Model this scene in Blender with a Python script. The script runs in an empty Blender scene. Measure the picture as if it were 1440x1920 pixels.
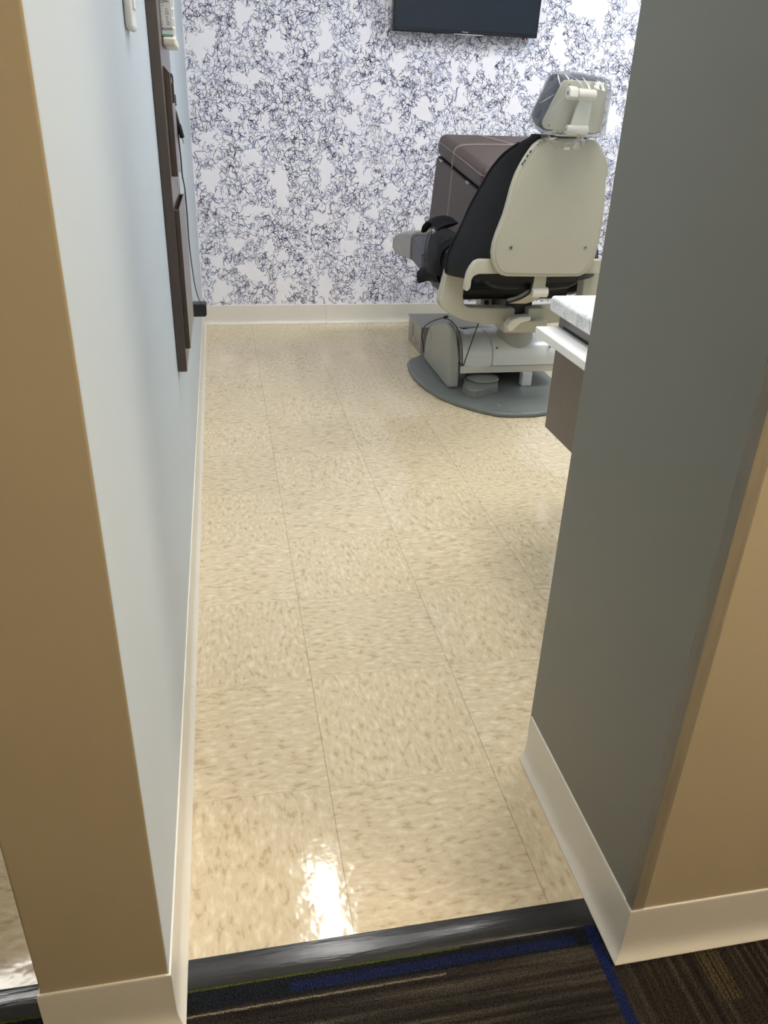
import bpy, bmesh, math, random
import numpy as np
from mathutils import Vector, Matrix
random.seed(7)
SC = bpy.context.scene
COL = SC.collection

SHELL = [(0.921,1.013),(0.904,1.005),(0.888,0.992),(0.875,0.973),(0.862,0.951),(0.851,0.928),(0.843,0.909),(0.838,0.894),(0.83,0.859),(0.824,0.816),(0.817,0.773),(0.808,0.741),(0.799,0.71),(0.792,0.675),(0.791,0.645),(0.798,0.609),(0.816,0.581),(0.836,0.566),(0.858,0.561),(0.998,0.559),(1.131,0.56),(1.152,0.569),(1.166,0.586),(1.178,0.611),(1.183,0.653),(1.184,0.699),(1.182,0.754),(1.176,0.816),(1.166,0.876),(1.164,0.895),(1.169,0.905),(1.162,0.935),(1.149,0.958),(1.133,0.979),(1.115,0.999),(1.097,1.012)]
PANEL = [(0.932,1.006),(0.912,0.994),(0.897,0.976),(0.884,0.955),(0.871,0.929),(0.857,0.902),(0.845,0.859),(0.829,0.794),(0.817,0.756),(0.809,0.72),(0.802,0.677),(0.803,0.641),(0.811,0.611),(0.826,0.589),(0.848,0.574),(0.996,0.571),(1.126,0.571),(1.145,0.583),(1.157,0.602),(1.166,0.634),(1.172,0.671),(1.174,0.717),(1.17,0.78),(1.162,0.842),(1.154,0.893),(1.147,0.931),(1.131,0.962),(1.108,0.988),(1.087,1.003)]
SCREWS = [(0.855,0.663),(1.132,0.664)]
MARKS = [(0.854,0.933),(0.86,0.942),(0.867,0.957),(0.875,0.97),(0.896,0.992),(0.903,0.999)]
HPLATE = [(0.938,1.604,1.178),(0.93,1.606,1.171),(0.925,1.609,1.157),(0.913,1.615,1.126),(0.9,1.622,1.091),(0.89,1.627,1.066),(0.889,1.629,1.055),(0.896,1.631,1.044),(0.906,1.632,1.039),(0.976,1.633,1.035),(1.027,1.633,1.033),(1.074,1.634,1.031),(1.087,1.633,1.036),(1.093,1.631,1.045),(1.092,1.623,1.084),(1.089,1.617,1.117),(1.082,1.608,1.162),(1.078,1.606,1.171),(1.071,1.605,1.175),(1.005,1.604,1.178)]
HCUSH = [(0.932,1.604,1.181),(0.924,1.606,1.171),(0.912,1.613,1.135),(0.895,1.622,1.091),(0.884,1.627,1.064),(0.884,1.629,1.053),(0.89,1.632,1.04),(0.905,1.633,1.033),(0.977,1.634,1.029),(1.029,1.635,1.027),(1.078,1.635,1.027),(1.093,1.634,1.031),(1.098,1.631,1.043),(1.097,1.624,1.082),(1.093,1.617,1.117),(1.086,1.608,1.162),(1.082,1.606,1.172),(1.072,1.604,1.179),(1.004,1.603,1.183)]
LEVER1_85 = [(0.928,0.346),(0.943,0.373),(0.97,0.383),(1.02,0.386),(1.022,0.369),(0.98,0.359),(0.954,0.332),(0.937,0.326)]
BLANKS = [(0.021,1.443,0.039,0.042),(0.17,1.333,0.035,0.049),(0.408,1.365,0.028,0.07),(0.593,1.369,0.019,0.046),(-0.193,1.313,0.036,0.048),(-0.138,1.33,0.024,0.043),(-0.004,1.178,0.038,0.017),(0.067,1.197,0.032,0.022),(0.384,1.14,0.05,0.025),(0.564,1.123,0.029,0.044),(-0.05,1.022,0.041,0.023),(0.108,1.004,0.019,0.029),(0.541,1.005,0.043,0.03),(-0.169,0.914,0.028,0.026),(0.039,0.838,0.042,0.034),(0.171,0.732,0.038,0.06),(0.407,0.779,0.03,0.074),(0.586,0.785,0.017,0.05),(-0.171,0.733,0.052,0.049),(0.039,0.585,0.068,0.015),(0.184,0.638,0.025,0.051),(0.382,0.55,0.045,0.026),(0.56,0.53,0.026,0.053),(0.533,0.409,0.043,0.034),(0.109,0.41,0.021,0.029),(0.177,0.361,0.025,0.027),(-0.061,0.42,0.048,0.027),(-0.17,0.334,0.034,0.024),(-0.007,0.293,0.053,0.034),(0.047,0.252,0.042,0.03),(0.404,0.194,0.032,0.071),(0.173,0.195,0.04,0.063),(0.586,0.178,0.018,0.05),(-0.152,0.183,0.049,0.049),(0.755,0.683,0.036,0.032),(0.656,0.579,0.031,0.024),(0.91,0.528,0.029,0.04),(0.745,0.417,0.022,0.038),(0.77,1.269,0.037,0.036),(0.659,1.161,0.033,0.025),(0.72,1.105,0.03,0.029),(0.905,1.075,0.036,0.057),(0.992,1.102,0.017,0.036),(1.053,1.246,0.016,0.055),(1.148,1.261,0.021,0.035),(1.235,1.287,0.033,0.06),(1.096,1.129,0.022,0.045),(1.382,1.103,0.037,0.039),(1.47,1.202,0.036,0.03),(1.405,1.271,0.021,0.035),(0.757,0.999,0.025,0.046),(0.905,0.929,0.031,0.017),(1.732,1.556,0.048,0.035),(1.592,1.36,0.045,0.048),(1.811,1.346,0.022,0.017),(1.962,1.399,0.022,0.035),(1.958,1.571,0.029,0.033),(1.936,1.058,0.042,0.056),(1.894,1.119,0.022,0.019),(1.581,1.44,0.028,0.034),(0.903,0.334,0.038,0.025),(0.626,0.76,0.022,0.032)]
LAMP_SLIM, FILL_PANEL, FILL_HALL, FILL_SIDE, FILL_FRONT, FILL_SCONCE, EXPOSURE = 9.0, 11.5, 3.0, 6.0, 7.0, 13.5, 1.48


# ------------------------------------------------------------------ materials
def srgb(r, g, b):
    f = lambda c: (c/255/12.92) if c/255 <= .04045 else ((c/255+.055)/1.055)**2.4
    return (f(r), f(g), f(b), 1)

class NT:
    def __init__(s, m):
        m.use_nodes = True; s.t = m.node_tree; s.n = s.t.nodes; s.l = s.t.links
    def new(s, k, **kw):
        n = s.n.new(k)
        for a, v in kw.items(): setattr(n, a, v)
        return n
    def link(s, a, b): s.l.new(a, b)
    def math(s, op, a, b=None, c=None):
        n = s.new('ShaderNodeMath', operation=op)
        for i, v in enumerate((a, b, c)):
            if v is None: continue
            if isinstance(v, (int, float)): n.inputs[i].default_value = v
            else: s.link(v, n.inputs[i])
        return n.outputs[0]
    def mix(s, f, a, b):
        n = s.new('ShaderNodeMix', data_type='RGBA')
        for i, v in ((0, f), (6, a), (7, b)):
            if isinstance(v, (int, float)): n.inputs[i].default_value = v
            elif isinstance(v, tuple): n.inputs[i].default_value = v
            else: s.link(v, n.inputs[i])
        return n.outputs[2]
    def ramp(s, f, stops, interp='LINEAR'):
        n = s.new('ShaderNodeValToRGB'); s.link(f, n.inputs[0]); cr = n.color_ramp; cr.interpolation = interp
        while len(cr.elements) > 1: cr.elements.remove(cr.elements[-1])
        cr.elements[0].position, cr.elements[0].color = stops[0]
        for p, c in stops[1:]:
            e = cr.elements.new(p); e.color = c
        return n.outputs[0]

def mat(name, col, rough=.5, var=.06, scale=25, bump=.0, bscale=200, metal=0, spec=.5, coat=0, stretch=None):
    """painted / plastic / fabric surface: principled with a faint noise in tone and relief"""
    m = bpy.data.materials.new(name); t = NT(m)
    b = t.n['Principled BSDF']
    b.inputs['Roughness'].default_value = rough; b.inputs['Metallic'].default_value = metal
    b.inputs['Specular IOR Level'].default_value = spec
    b.inputs['Coat Weight'].default_value = coat; b.inputs['Coat Roughness'].default_value = .28
    tc = t.new('ShaderNodeTexCoord')
    vec = tc.outputs['Object']
    if stretch:
        mp = t.new('ShaderNodeMapping'); mp.inputs['Scale'].default_value = stretch
        t.link(vec, mp.inputs[0]); vec = mp.outputs[0]
    n = t.new('ShaderNodeTexNoise'); n.inputs['Scale'].default_value = scale; n.inputs['Detail'].default_value = 4
    t.link(vec, n.inputs['Vector'])
    dark = tuple(c*(1-var) for c in col[:3]) + (1,); lite = tuple(min(1, c*(1+var)) for c in col[:3]) + (1,)
    t.link(t.ramp(n.outputs[0], [(.3, dark), (.7, lite)]), b.inputs['Base Color'])
    if bump:
        n2 = t.new('ShaderNodeTexNoise'); n2.inputs['Scale'].default_value = bscale; n2.inputs['Detail'].default_value = 3
        t.link(vec, n2.inputs['Vector'])
        bp = t.new('ShaderNodeBump'); bp.inputs['Strength'].default_value = bump; bp.inputs['Distance'].default_value = .002
        t.link(n2.outputs[0], bp.inputs['Height']); t.link(bp.outputs[0], b.inputs['Normal'])
    return m

def emit(name, col, s):
    m = bpy.data.materials.new(name); t = NT(m); t.n.remove(t.n['Principled BSDF'])
    e = t.new('ShaderNodeEmission'); e.inputs[0].default_value = col; e.inputs[1].default_value = s
    t.link(e.outputs[0], t.n['Material Output'].inputs[0]); return m

TILE = .3048
def floor_mat():
    m = bpy.data.materials.new('vinyl_composition_tile'); t = NT(m); b = t.n['Principled BSDF']
    g = t.new('ShaderNodeNewGeometry'); sp = t.new('ShaderNodeSeparateXYZ'); t.link(g.outputs['Position'], sp.inputs[0])
    x, y = sp.outputs[0], sp.outputs[1]
    u = t.math('DIVIDE', x, TILE); v = t.math('DIVIDE', y, TILE)
    fu = t.math('FLOOR', u); fv = t.math('FLOOR', v)
    par = t.math('FLOORED_MODULO', t.math('ADD', fu, fv), 2.0)          # 0: chips run along y
    q = t.math('SUBTRACT', 1.0, par)
    a = t.math('ADD', t.math('MULTIPLY', x, q), t.math('MULTIPLY', y, par))   # across the chips
    l = t.math('ADD', t.math('MULTIPLY', y, q), t.math('MULTIPLY', x, par))   # along the chips
    cb = t.new('ShaderNodeCombineXYZ')
    t.link(t.math('MULTIPLY', a, 105.), cb.inputs[0]); t.link(t.math('MULTIPLY', l, 45.), cb.inputs[1])
    t.link(t.math('ADD', t.math('MULTIPLY', fu, 7.3), t.math('MULTIPLY', fv, 3.1)), cb.inputs[2])
    nz = t.new('ShaderNodeTexNoise'); nz.inputs['Scale'].default_value = 1.0; nz.inputs['Detail'].default_value = 1.6; nz.inputs['Distortion'].default_value = .35
    t.link(cb.outputs[0], nz.inputs['Vector'])
    c = t.ramp(nz.outputs[0], [(0, srgb(188,170,138)), (.34, srgb(202,184,152)), (.41, srgb(209,192,161)), (.53, srgb(214,198,168)), (.62, srgb(219,205,176)), (.69, srgb(224,211,183))], 'CONSTANT')
    cb2 = t.new('ShaderNodeCombineXYZ'); t.link(fu, cb2.inputs[0]); t.link(fv, cb2.inputs[1])
    wn = t.new('ShaderNodeTexWhiteNoise'); wn.noise_dimensions = '2D'; t.link(cb2.outputs[0], wn.inputs['Vector'])
    hs = t.new('ShaderNodeHueSaturation'); t.link(c, hs.inputs['Color'])
    t.link(t.math('ADD', t.math('MULTIPLY', wn.outputs['Value'], .06), .97), hs.inputs['Value'])
    # joints, barely open
    du = t.math('ABSOLUTE', t.math('SUBTRACT', t.math('FRACT', t.math('ADD', u, .5)), .5))
    dv = t.math('ABSOLUTE', t.math('SUBTRACT', t.math('FRACT', t.math('ADD', v, .5)), .5))
    ju = t.math('LESS_THAN', du, .0022); jv = t.math('LESS_THAN', dv, .0014)
    j = t.math('MAXIMUM', t.math('MULTIPLY', ju, .6), t.math('MULTIPLY', jv, .35))
    t.link(t.mix(j, hs.outputs[0], srgb(120,100,72)), b.inputs['Base Color'])
    b.inputs['Roughness'].default_value = .2
    n2 = t.new('ShaderNodeTexNoise'); n2.inputs['Scale'].default_value = 34; n2.inputs['Detail'].default_value = 2
    t.link(g.outputs['Position'], n2.inputs['Vector'])
    t.link(t.math('ADD', t.math('MULTIPLY', n2.outputs[0], .07), .05), b.inputs['Roughness'])
    bp = t.new('ShaderNodeBump'); bp.inputs['Strength'].default_value = .4; bp.inputs['Distance'].default_value = .0012
    t.link(t.math('SUBTRACT', n2.outputs[0], t.math('MULTIPLY', j, .6)), bp.inputs['Height'])
    t.link(bp.outputs[0], b.inputs['Normal'])
    return m

def carpet_mat():
    m = bpy.data.materials.new('striped_carpet_tile'); t = NT(m); b = t.n['Principled BSDF']
    g = t.new('ShaderNodeNewGeometry'); sp = t.new('ShaderNodeSeparateXYZ'); t.link(g.outputs['Position'], sp.inputs[0])
    x, y = sp.outputs[0], sp.outputs[1]
    right = t.math('GREATER_THAN', x, .362)                      # the next tile is laid a quarter turn round
    nl = t.math('SUBTRACT', 1.0, right)
    a = t.math('ADD', t.math('MULTIPLY', y, nl), t.math('MULTIPLY', x, right))
    l = t.math('ADD', t.math('MULTIPLY', x, nl), t.math('MULTIPLY', y, right))
    cb = t.new('ShaderNodeCombineXYZ'); t.link(t.math('MULTIPLY', a, 95.), cb.inputs[0]); t.link(t.math('MULTIPLY', l, 2.2), cb.inputs[1]); t.link(right, cb.inputs[2])
    nz = t.new('ShaderNodeTexNoise'); nz.inputs['Scale'].default_value = 1; nz.inputs['Detail'].default_value = 3; t.link(cb.outputs[0], nz.inputs['Vector'])
    base = t.ramp(nz.outputs[0], [(.3, srgb(42,37,34)), (.5, srgb(66,60,54)), (.6, srgb(88,80,70)), (.72, srgb(112,102,88))])
    def band(v, lo, hi): return t.math('MULTIPLY', t.math('GREATER_THAN', v, lo), t.math('LESS_THAN', v, hi))
    wob = t.new('ShaderNodeTexNoise'); wob.inputs['Scale'].default_value = 160; t.link(g.outputs['Position'], wob.inputs['Vector'])
    yw = t.math('ADD', y, t.math('MULTIPLY', t.math('SUBTRACT', wob.outputs[0], .5), .003))
    xw = t.math('ADD', x, t.math('MULTIPLY', t.math('SUBTRACT', wob.outputs[0], .5), .003))
    c = t.mix(t.math('MULTIPLY', band(yw, -.360, -.334), nl), base, srgb(38,42,48))
    c = t.mix(t.math('MULTIPLY', band(yw, -.3335, -.329), t.math('LESS_THAN', x, .15)), c, srgb(92,102,44))
    c = t.mix(t.math('MULTIPLY', band(yw, -.356, -.342), band(x, -.10, .322)), c, srgb(40,46,84))
    c = t.mix(t.math('MULTIPLY', band(yw, -.3685, -.3655), t.math('LESS_THAN', x, .12)), c, srgb(150,136,116))
    c = t.mix(band(xw, .345, .361), c, srgb(38,48,96))
    c = t.mix(t.math('MULTIPLY', t.math('MULTIPLY', band(xw, .49, .525), band(y, -.47, -.38)), t.math('GREATER_THAN', t.math('SINE', t.math('MULTIPLY', xw, 900.)), -.3)), c, srgb(104,92,66))
    vo = t.new('ShaderNodeTexVoronoi'); vo.inputs['Scale'].default_value = 420; t.link(g.outputs['Position'], vo.inputs['Vector'])
    dk = t.ramp(vo.outputs['Distance'], [(.2, (1, 1, 1, 1)), (.75, (.35, .35, .35, 1))])
    mx = t.new('ShaderNodeMix', data_type='RGBA', blend_type='MULTIPLY'); mx.inputs[0].default_value = .8
    t.link(c, mx.inputs[6]); t.link(dk, mx.inputs[7]); t.link(mx.outputs[2], b.inputs['Base Color'])
    b.inputs['Roughness'].default_value = .95; b.inputs['Specular IOR Level'].default_value = .1
    bp = t.new('ShaderNodeBump'); bp.inputs['Strength'].default_value = 1; bp.inputs['Distance'].default_value = .004; bp.invert = True
    t.link(vo.outputs['Distance'], bp.inputs['Height']); t.link(bp.outputs[0], b.inputs['Normal'])
    return m

def film_mat():
    m = bpy.data.materials.new('clear_crinkled_film'); t = NT(m); t.n.remove(t.n['Principled BSDF'])
    tr = t.new('ShaderNodeBsdfTransparent'); tr.inputs[0].default_value = (.95, .96, .97, 1)
    gl = t.new('ShaderNodeBsdfGlossy'); gl.inputs['Roughness'].default_value = .07
    df = t.new('ShaderNodeBsdfDiffuse'); df.inputs[0].default_value = (.8, .83, .86, 1)
    tc = t.new('ShaderNodeTexCoord'); mp = t.new('ShaderNodeMapping'); mp.inputs['Scale'].default_value = (1.6, .6, .35); mp.inputs['Rotation'].default_value = (0, .7, 0)
    t.link(tc.outputs['Object'], mp.inputs[0])
    nz = t.new('ShaderNodeTexNoise'); nz.inputs['Scale'].default_value = 9; nz.inputs['Detail'].default_value = 1.5; nz.inputs['Distortion'].default_value = 2.2
    t.link(mp.outputs[0], nz.inputs['Vector'])
    bp = t.new('ShaderNodeBump'); bp.inputs['Strength'].default_value = .7; bp.inputs['Distance'].default_value = .02
    t.link(nz.outputs[0], bp.inputs['Height']); t.link(bp.outputs[0], gl.inputs['Normal'])
    fr = t.new('ShaderNodeFresnel'); fr.inputs[0].default_value = 1.45; t.link(bp.outputs[0], fr.inputs['Normal'])
    m1 = t.new('ShaderNodeMixShader'); m1.inputs[0].default_value = .05
    t.link(tr.outputs[0], m1.inputs[1]); t.link(df.outputs[0], m1.inputs[2])
    m2 = t.new('ShaderNodeMixShader'); t.link(t.math('MINIMUM', t.math('MULTIPLY', fr.outputs[0], 1.0), .55), m2.inputs[0])
    t.link(m1.outputs[0], m2.inputs[1]); t.link(gl.outputs[0], m2.inputs[2])
    t.link(m2.outputs[0], t.n['Material Output'].inputs[0])
    return m

def crease_glint_mat():  # white tone that paints highlight streaks along the film folds
    m = bpy.data.materials.new('white_film_glint'); t = NT(m); b = t.n['Principled BSDF']
    b.inputs['Base Color'].default_value = (.92, .94, .96, 1); b.inputs['Roughness'].default_value = .15
    tc = t.new('ShaderNodeTexCoord'); nz = t.new('ShaderNodeTexNoise'); nz.inputs['Scale'].default_value = 180; t.link(tc.outputs['Object'], nz.inputs['Vector'])
    tr = t.new('ShaderNodeBsdfTransparent'); mx = t.new('ShaderNodeMixShader')
    t.link(t.math('ADD', t.math('MULTIPLY', nz.outputs[0], .6), .25), mx.inputs[0])
    t.link(tr.outputs[0], mx.inputs[1]); t.link(b.outputs[0], mx.inputs[2]); t.link(mx.outputs[0], t.n['Material Output'].inputs[0])
    return m

def vinyl_guard_mat():
    m = bpy.data.materials.new('clear_vinyl_guard'); t = NT(m); b = t.n['Principled BSDF']
    b.inputs['Base Color'].default_value = srgb(165,155,138); b.inputs['Roughness'].default_value = .3
    tr = t.new('ShaderNodeBsdfTransparent'); mx = t.new('ShaderNodeMixShader')
    g = t.new('ShaderNodeNewGeometry'); mp = t.new('ShaderNodeMapping'); mp.inputs['Scale'].default_value = (90, 90, 9); t.link(g.outputs['Position'], mp.inputs[0])
    nz = t.new('ShaderNodeTexNoise'); nz.inputs['Scale'].default_value = 1; nz.inputs['Detail'].default_value = 4; t.link(mp.outputs[0], nz.inputs['Vector'])
    t.link(t.math('ADD', t.math('MULTIPLY', nz.outputs[0], .3), .12), mx.inputs[0])
    t.link(tr.outputs[0], mx.inputs[1]); t.link(b.outputs[0], mx.inputs[2]); t.link(mx.outputs[0], t.n['Material Output'].inputs[0])
    return m

def marble_mat():
    m = bpy.data.materials.new('pale_marbled_laminate'); t = NT(m); b = t.n['Principled BSDF']
    g = t.new('ShaderNodeNewGeometry')
    nz = t.new('ShaderNodeTexNoise'); nz.inputs['Scale'].default_value = 45; nz.inputs['Detail'].default_value = 6; nz.inputs['Distortion'].default_value = 1.2
    t.link(g.outputs['Position'], nz.inputs['Vector'])
    t.link(t.ramp(nz.outputs[0], [(.3, srgb(165,168,172)), (.42, srgb(214,216,218)), (.6, srgb(234,235,236))]), b.inputs['Base Color'])
    b.inputs['Roughness'].default_value = .3
    return m

M = dict(
    crease_glint=crease_glint_mat(),
    floor=floor_mat(), carpet=carpet_mat(), film=film_mat(), guard=vinyl_guard_mat(), marble=marble_mat(),
    blue=mat('pale_blue_wall_paint', srgb(189,199,207), .5, .015, 3, .05, 260),
    beige=mat('tan_wall_paint', srgb(186,172,144), .5, .02, 3, .05, 260),
    gray=mat('charcoal_wall_paint', srgb(127,126,119), .5, .02, 3, .05, 260),
    white_wall=mat('white_wall_paint', srgb(226,226,224), .6, .01, 3),
    paper=mat('white_wallpaper', srgb(247,244,250), .45, .008, 6, .04, 500),
    ink1=mat('navy_ink', srgb(50,60,100), .5, .1), ink2=mat('slate_blue_ink', srgb(92,106,154), .5, .1), ink3=mat('pale_blue_ink', srgb(146,158,196), .5, .1),
    ceiling=mat('white_ceiling', srgb(232,231,226), .9, .02, 60, .2, 300),
    base=mat('cream_vinyl_base', srgb(226,221,210), .35, .012, 8),
    rubber=mat('black_rubber', srgb(40,40,41), .2, .15, 60, .2, 25, stretch=(1, 8, 8)),
    wood=mat('dark_brown_laminate', srgb(80,68,63), .3, .12, 18, .02, 120, stretch=(6, 6, .7), coat=.45),
    cream=mat('cream_moulded_plastic', srgb(188,184,166), .38, .015, 9, .06, 400),
    cream_lite=mat('pale_cream_plastic', srgb(226,222,208), .3, .015, 9),
    pearl=mat('pearl_grey_painted_metal', srgb(232,233,229), .22, .012, 9),
    pedal=mat('dark_grey_pedal_plastic', srgb(126,127,121), .45, .04, 30),
    stone=mat('warm_grey_plastic', srgb(168,168,160), .4, .025, 9, .05, 300),
    steel=mat('grey_painted_steel', srgb(112,116,114), .35, .05, 30, .05, 300),
    zinc=mat('galvanised_box_metal', srgb(168,164,156), .4, .08, 14, metal=.3),
    black_vinyl=mat('black_upholstery_vinyl', srgb(25,25,28), .42, .15, 30, .2, 500, spec=.35),
    charcoal=mat('charcoal_upholstery_vinyl', srgb(72,74,82), .42, .1, 30, .15, 500),
    toe=mat('light_grey_vinyl', srgb(156,152,148), .4, .06, 20, .2, 200),
    navy_vinyl=mat('dark_slate_vinyl', srgb(52,58,70), .36, .1, 30, .15, 500),
    leather=mat('brown_faux_leather', srgb(82,69,66), .45, .1, 40, .3, 420),
    thread=mat('tan_thread', srgb(176,160,152), .7, .1, 90),
    gap=mat('black_shadow_gap_fabric', srgb(22,20,20), .8, .1),
    chrome=mat('brushed_metal', srgb(190,190,188), .3, .05, 80, metal=.9),
    black=mat('black_plastic', srgb(28,29,32), .35, .1, 40),
    matte=mat('black_cord_sheath', srgb(22,22,24), .5, .1, 60),
    fabric=mat('black_nylon_fabric', srgb(12,13,17), .6, .2, 60, .5, 90, spec=.25),
    bezel=mat('glossy_black_bezel', srgb(24,27,34), .18, .05, 20),
    screen=mat('dark_television_glass', srgb(30,36,46), .16, .05, 6),
    white=mat('white_laminate', srgb(240,240,238), .35, .01, 10),
    white_plastic=mat('white_plastic', srgb(232,232,230), .3, .01, 10),
    card=mat('white_printed_card', srgb(236,238,238), .45, .01, 40),
    green=mat('pale_green_print', srgb(120,178,160), .5, .05, 60),
    ink=mat('dark_print', srgb(64,66,80), .6, .1, 90),
    greyink=mat('grey_print', srgb(168,172,180), .6, .1, 90),
    blueink=mat('blue_print', srgb(72,92,150), .6, .1, 90),
    silver=mat('silver_print', srgb(214,216,220), .3, .05, 60, metal=.5),
    dark_hole=mat('dark_recess', srgb(20,20,20), .7, .1),
    lamp_frame=mat('white_lamp_frame', srgb(235,235,232), .4, .01),
)
M['cool_light'] = emit('cool_lamp_diffuser', (1.0, .985, .95, 1), 1)
M['cool_panel'] = emit('cool_fill_diffuser', (.93, .97, 1.0, 1), 1)
M['warm_light'] = emit('warm_fill_diffuser', (1.0, .90, .74, 1), 1)
M['led'] = emit('red_standby_light', (1, .12, .06, 1), 2)

# ------------------------------------------------------------------ geometry helpers
def mk(): return bmesh.new()

def bevel(bm, w, seg=2, ang=35, edges=None):
    if w <= 0: return bm
    bmesh.ops.recalc_face_normals(bm, faces=bm.faces[:])
    es = edges if edges is not None else [e for e in bm.edges if len(e.link_faces) == 2 and e.calc_face_angle(0) > math.radians(ang)]
    if es: bmesh.ops.bevel(bm, geom=es, offset=w, segments=seg, profile=.5, affect='EDGES', clamp_overlap=True)
    return bm

def add_box(bm, x0, x1, y0, y1, z0, z1, M4=None):
    vs = [bm.verts.new((x, y, z)) for x in (x0, x1) for y in (y0, y1) for z in (z0, z1)]
    if M4 is not None:
        for v in vs: v.co = M4 @ v.co
    for f in ((0,1,3,2),(4,6,7,5),(0,4,5,1),(2,3,7,6),(0,2,6,4),(1,5,7,3)): bm.faces.new([vs[i] for i in f])
    return bm

def box(x0, x1, y0, y1, z0, z1, bev=0, seg=2, M4=None): return bevel(add_box(mk(), x0, x1, y0, y1, z0, z1, M4), bev, seg)

def add_prism(bm, pts, vec):
    a = [bm.verts.new(p) for p in pts]; b = [bm.verts.new(Vector(p)+Vector(vec)) for p in pts]
    n = len(pts); bm.faces.new(a); bm.faces.new(b[::-1])
    for i in range(n): bm.faces.new((a[i], a[(i+1)%n], b[(i+1)%n], b[i]))
    return bm

def prism(pts, vec, bev=0, seg=2, ang=40):
    bm = add_prism(mk(), pts, vec); bmesh.ops.recalc_face_normals(bm, faces=bm.faces[:]); return bevel(bm, bev, seg, ang)

def smooth_path(pts, n=6):
    P = [Vector(p) for p in pts]; out = []
    for i in range(len(P)-1):
        p0, p1, p2, p3 = P[max(i-1,0)], P[i], P[i+1], P[min(i+2,len(P)-1)]
        for k in range(n):
            t = k/n
            out.append(.5*((2*p1)+(p2-p0)*t+(2*p0-5*p1+4*p2-p3)*t*t+(3*p1-p0-3*p2+p3)*t**3))
    return out+[P[-1]]

def add_tube(bm, pts, r, n=8, smooth=True, sub=6):
    P = smooth_path(pts, sub) if smooth and len(pts) > 2 else [Vector(p) for p in pts]
    up = Vector((.13, .31, .94)); rings = []
    for i, p in enumerate(P):
        d = (P[min(i+1,len(P)-1)]-P[max(i-1,0)]).normalized()
        s = d.cross(up)
        if s.length < 1e-3: s = d.cross(Vector((1,0,0)))
        s.normalize(); u = s.cross(d).normalized(); up = u
        rr = r(i/(len(P)-1)) if callable(r) else r
        rings.append([bm.verts.new(p+rr*(math.cos(2*math.pi*k/n)*s+math.sin(2*math.pi*k/n)*u)) for k in range(n)])
    return add_loft(bm, rings)

def add_loft(bm, rings, caps=True):
    if not isinstance(rings[0][0], bmesh.types.BMVert): rings = [[bm.verts.new(p) for p in r] for r in rings]
    n = len(rings[0])
    for a, b in zip(rings, rings[1:]):
        for k in range(n): bm.faces.new((a[k], a[(k+1)%n], b[(k+1)%n], b[k]))
    if caps: bm.faces.new(rings[0][::-1]); bm.faces.new(rings[-1])
    return bm

def tube(pts, r, n=8, **k): return add_tube(mk(), pts, r, n, **k)
def loft(rings, caps=True):
    bm = add_loft(mk(), rings, caps); bmesh.ops.recalc_face_normals(bm, faces=bm.faces[:]); return bm

def cyl(p0, p1, r, n=20, bev=.0):
    bm = add_tube(mk(), [p0, p1], r, n, smooth=False); return bevel(bm, bev, 2, 50)

def add_sweep(bm, prof, path, closed_ends=True):
    """prof: (outward, z) points; path: 2-D points, outward is to the right of travel; mitred corners"""
    P = [Vector((p[0], p[1])) for p in path]; rings = []
    for i, p in enumerate(P):
        d0 = (P[i]-P[i-1]).normalized() if i else (P[1]-P[0]).normalized()
        d1 = (P[i+1]-P[i]).normalized() if i < len(P)-1 else d0
        n0 = Vector((d0.y, -d0.x)); n1 = Vector((d1.y, -d1.x)); mt = (n0+n1); mt = mt/mt.length_squared*2
        rings.append([bm.verts.new((p.x+mt.x*d, p.y+mt.y*d, z)) for d, z in prof])
    return add_loft(bm, rings, closed_ends)

def noise_push(bm, amp, freq, seed=0):
    from mathutils import noise
    for v in bm.verts:
        q = v.co*freq+Vector((seed*3.1, seed*1.7, seed))
        v.co += amp*noise.noise_vector(q)
    return bm

WORLD = {}
def obj(name, bm, m, parent=None, sharp=38, fix=True, slots=None):
    if fix: bmesh.ops.recalc_face_normals(bm, faces=bm.faces[:])
    me = bpy.data.meshes.new(name)
    xs = [v.co.copy() for v in bm.verts]
    lo = Vector([min(c[i] for c in xs) for i in range(3)]); hi = Vector([max(c[i] for c in xs) for i in range(3)])
    c = (lo+hi)/2
    if parent is None: c.z = lo.z
    for v in bm.verts: v.co -= c
    bm.to_mesh(me); bm.free()
    for s in (slots or [m]): me.materials.append(s)
    me.polygons.foreach_set('use_smooth', [True]*len(me.polygons)); me.set_sharp_from_angle(angle=math.radians(sharp))
    o = bpy.data.objects.new(name, me); COL.objects.link(o)
    wn_ = o.modifiers.new('even_shading', 'WEIGHTED_NORMAL'); wn_.keep_sharp = True; wn_.weight = 80
    if parent is not None:
        o.parent = parent; o.location = c-WORLD[parent.name]
    else: o.location = c
    WORLD[o.name] = c
    return o

def text(name, s, m, loc, size, parent, rot=(math.pi/2, 0, 0), shear=0, depth=.0003, align='LEFT', sx=1):
    cu = bpy.data.curves.new(name, 'FONT'); cu.body = s; cu.size = size; cu.extrude = depth; cu.align_x = align; cu.shear = shear
    t = bpy.data.objects.new(name, cu); COL.objects.link(t)
    me = bpy.data.meshes.new_from_object(t.evaluated_get(bpy.context.evaluated_depsgraph_get()))
    bpy.data.objects.remove(t); bpy.data.curves.remove(cu)
    bm = mk(); bm.from_mesh(me); bpy.data.meshes.remove(me)
    from mathutils import Euler
    T = Matrix.Translation(loc) @ Euler(rot).to_matrix().to_4x4() @ Matrix.Diagonal((sx, 1, 1, 1))
    bmesh.ops.transform(bm, matrix=T, verts=bm.verts)
    return obj(name, bm, m, parent)

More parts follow.
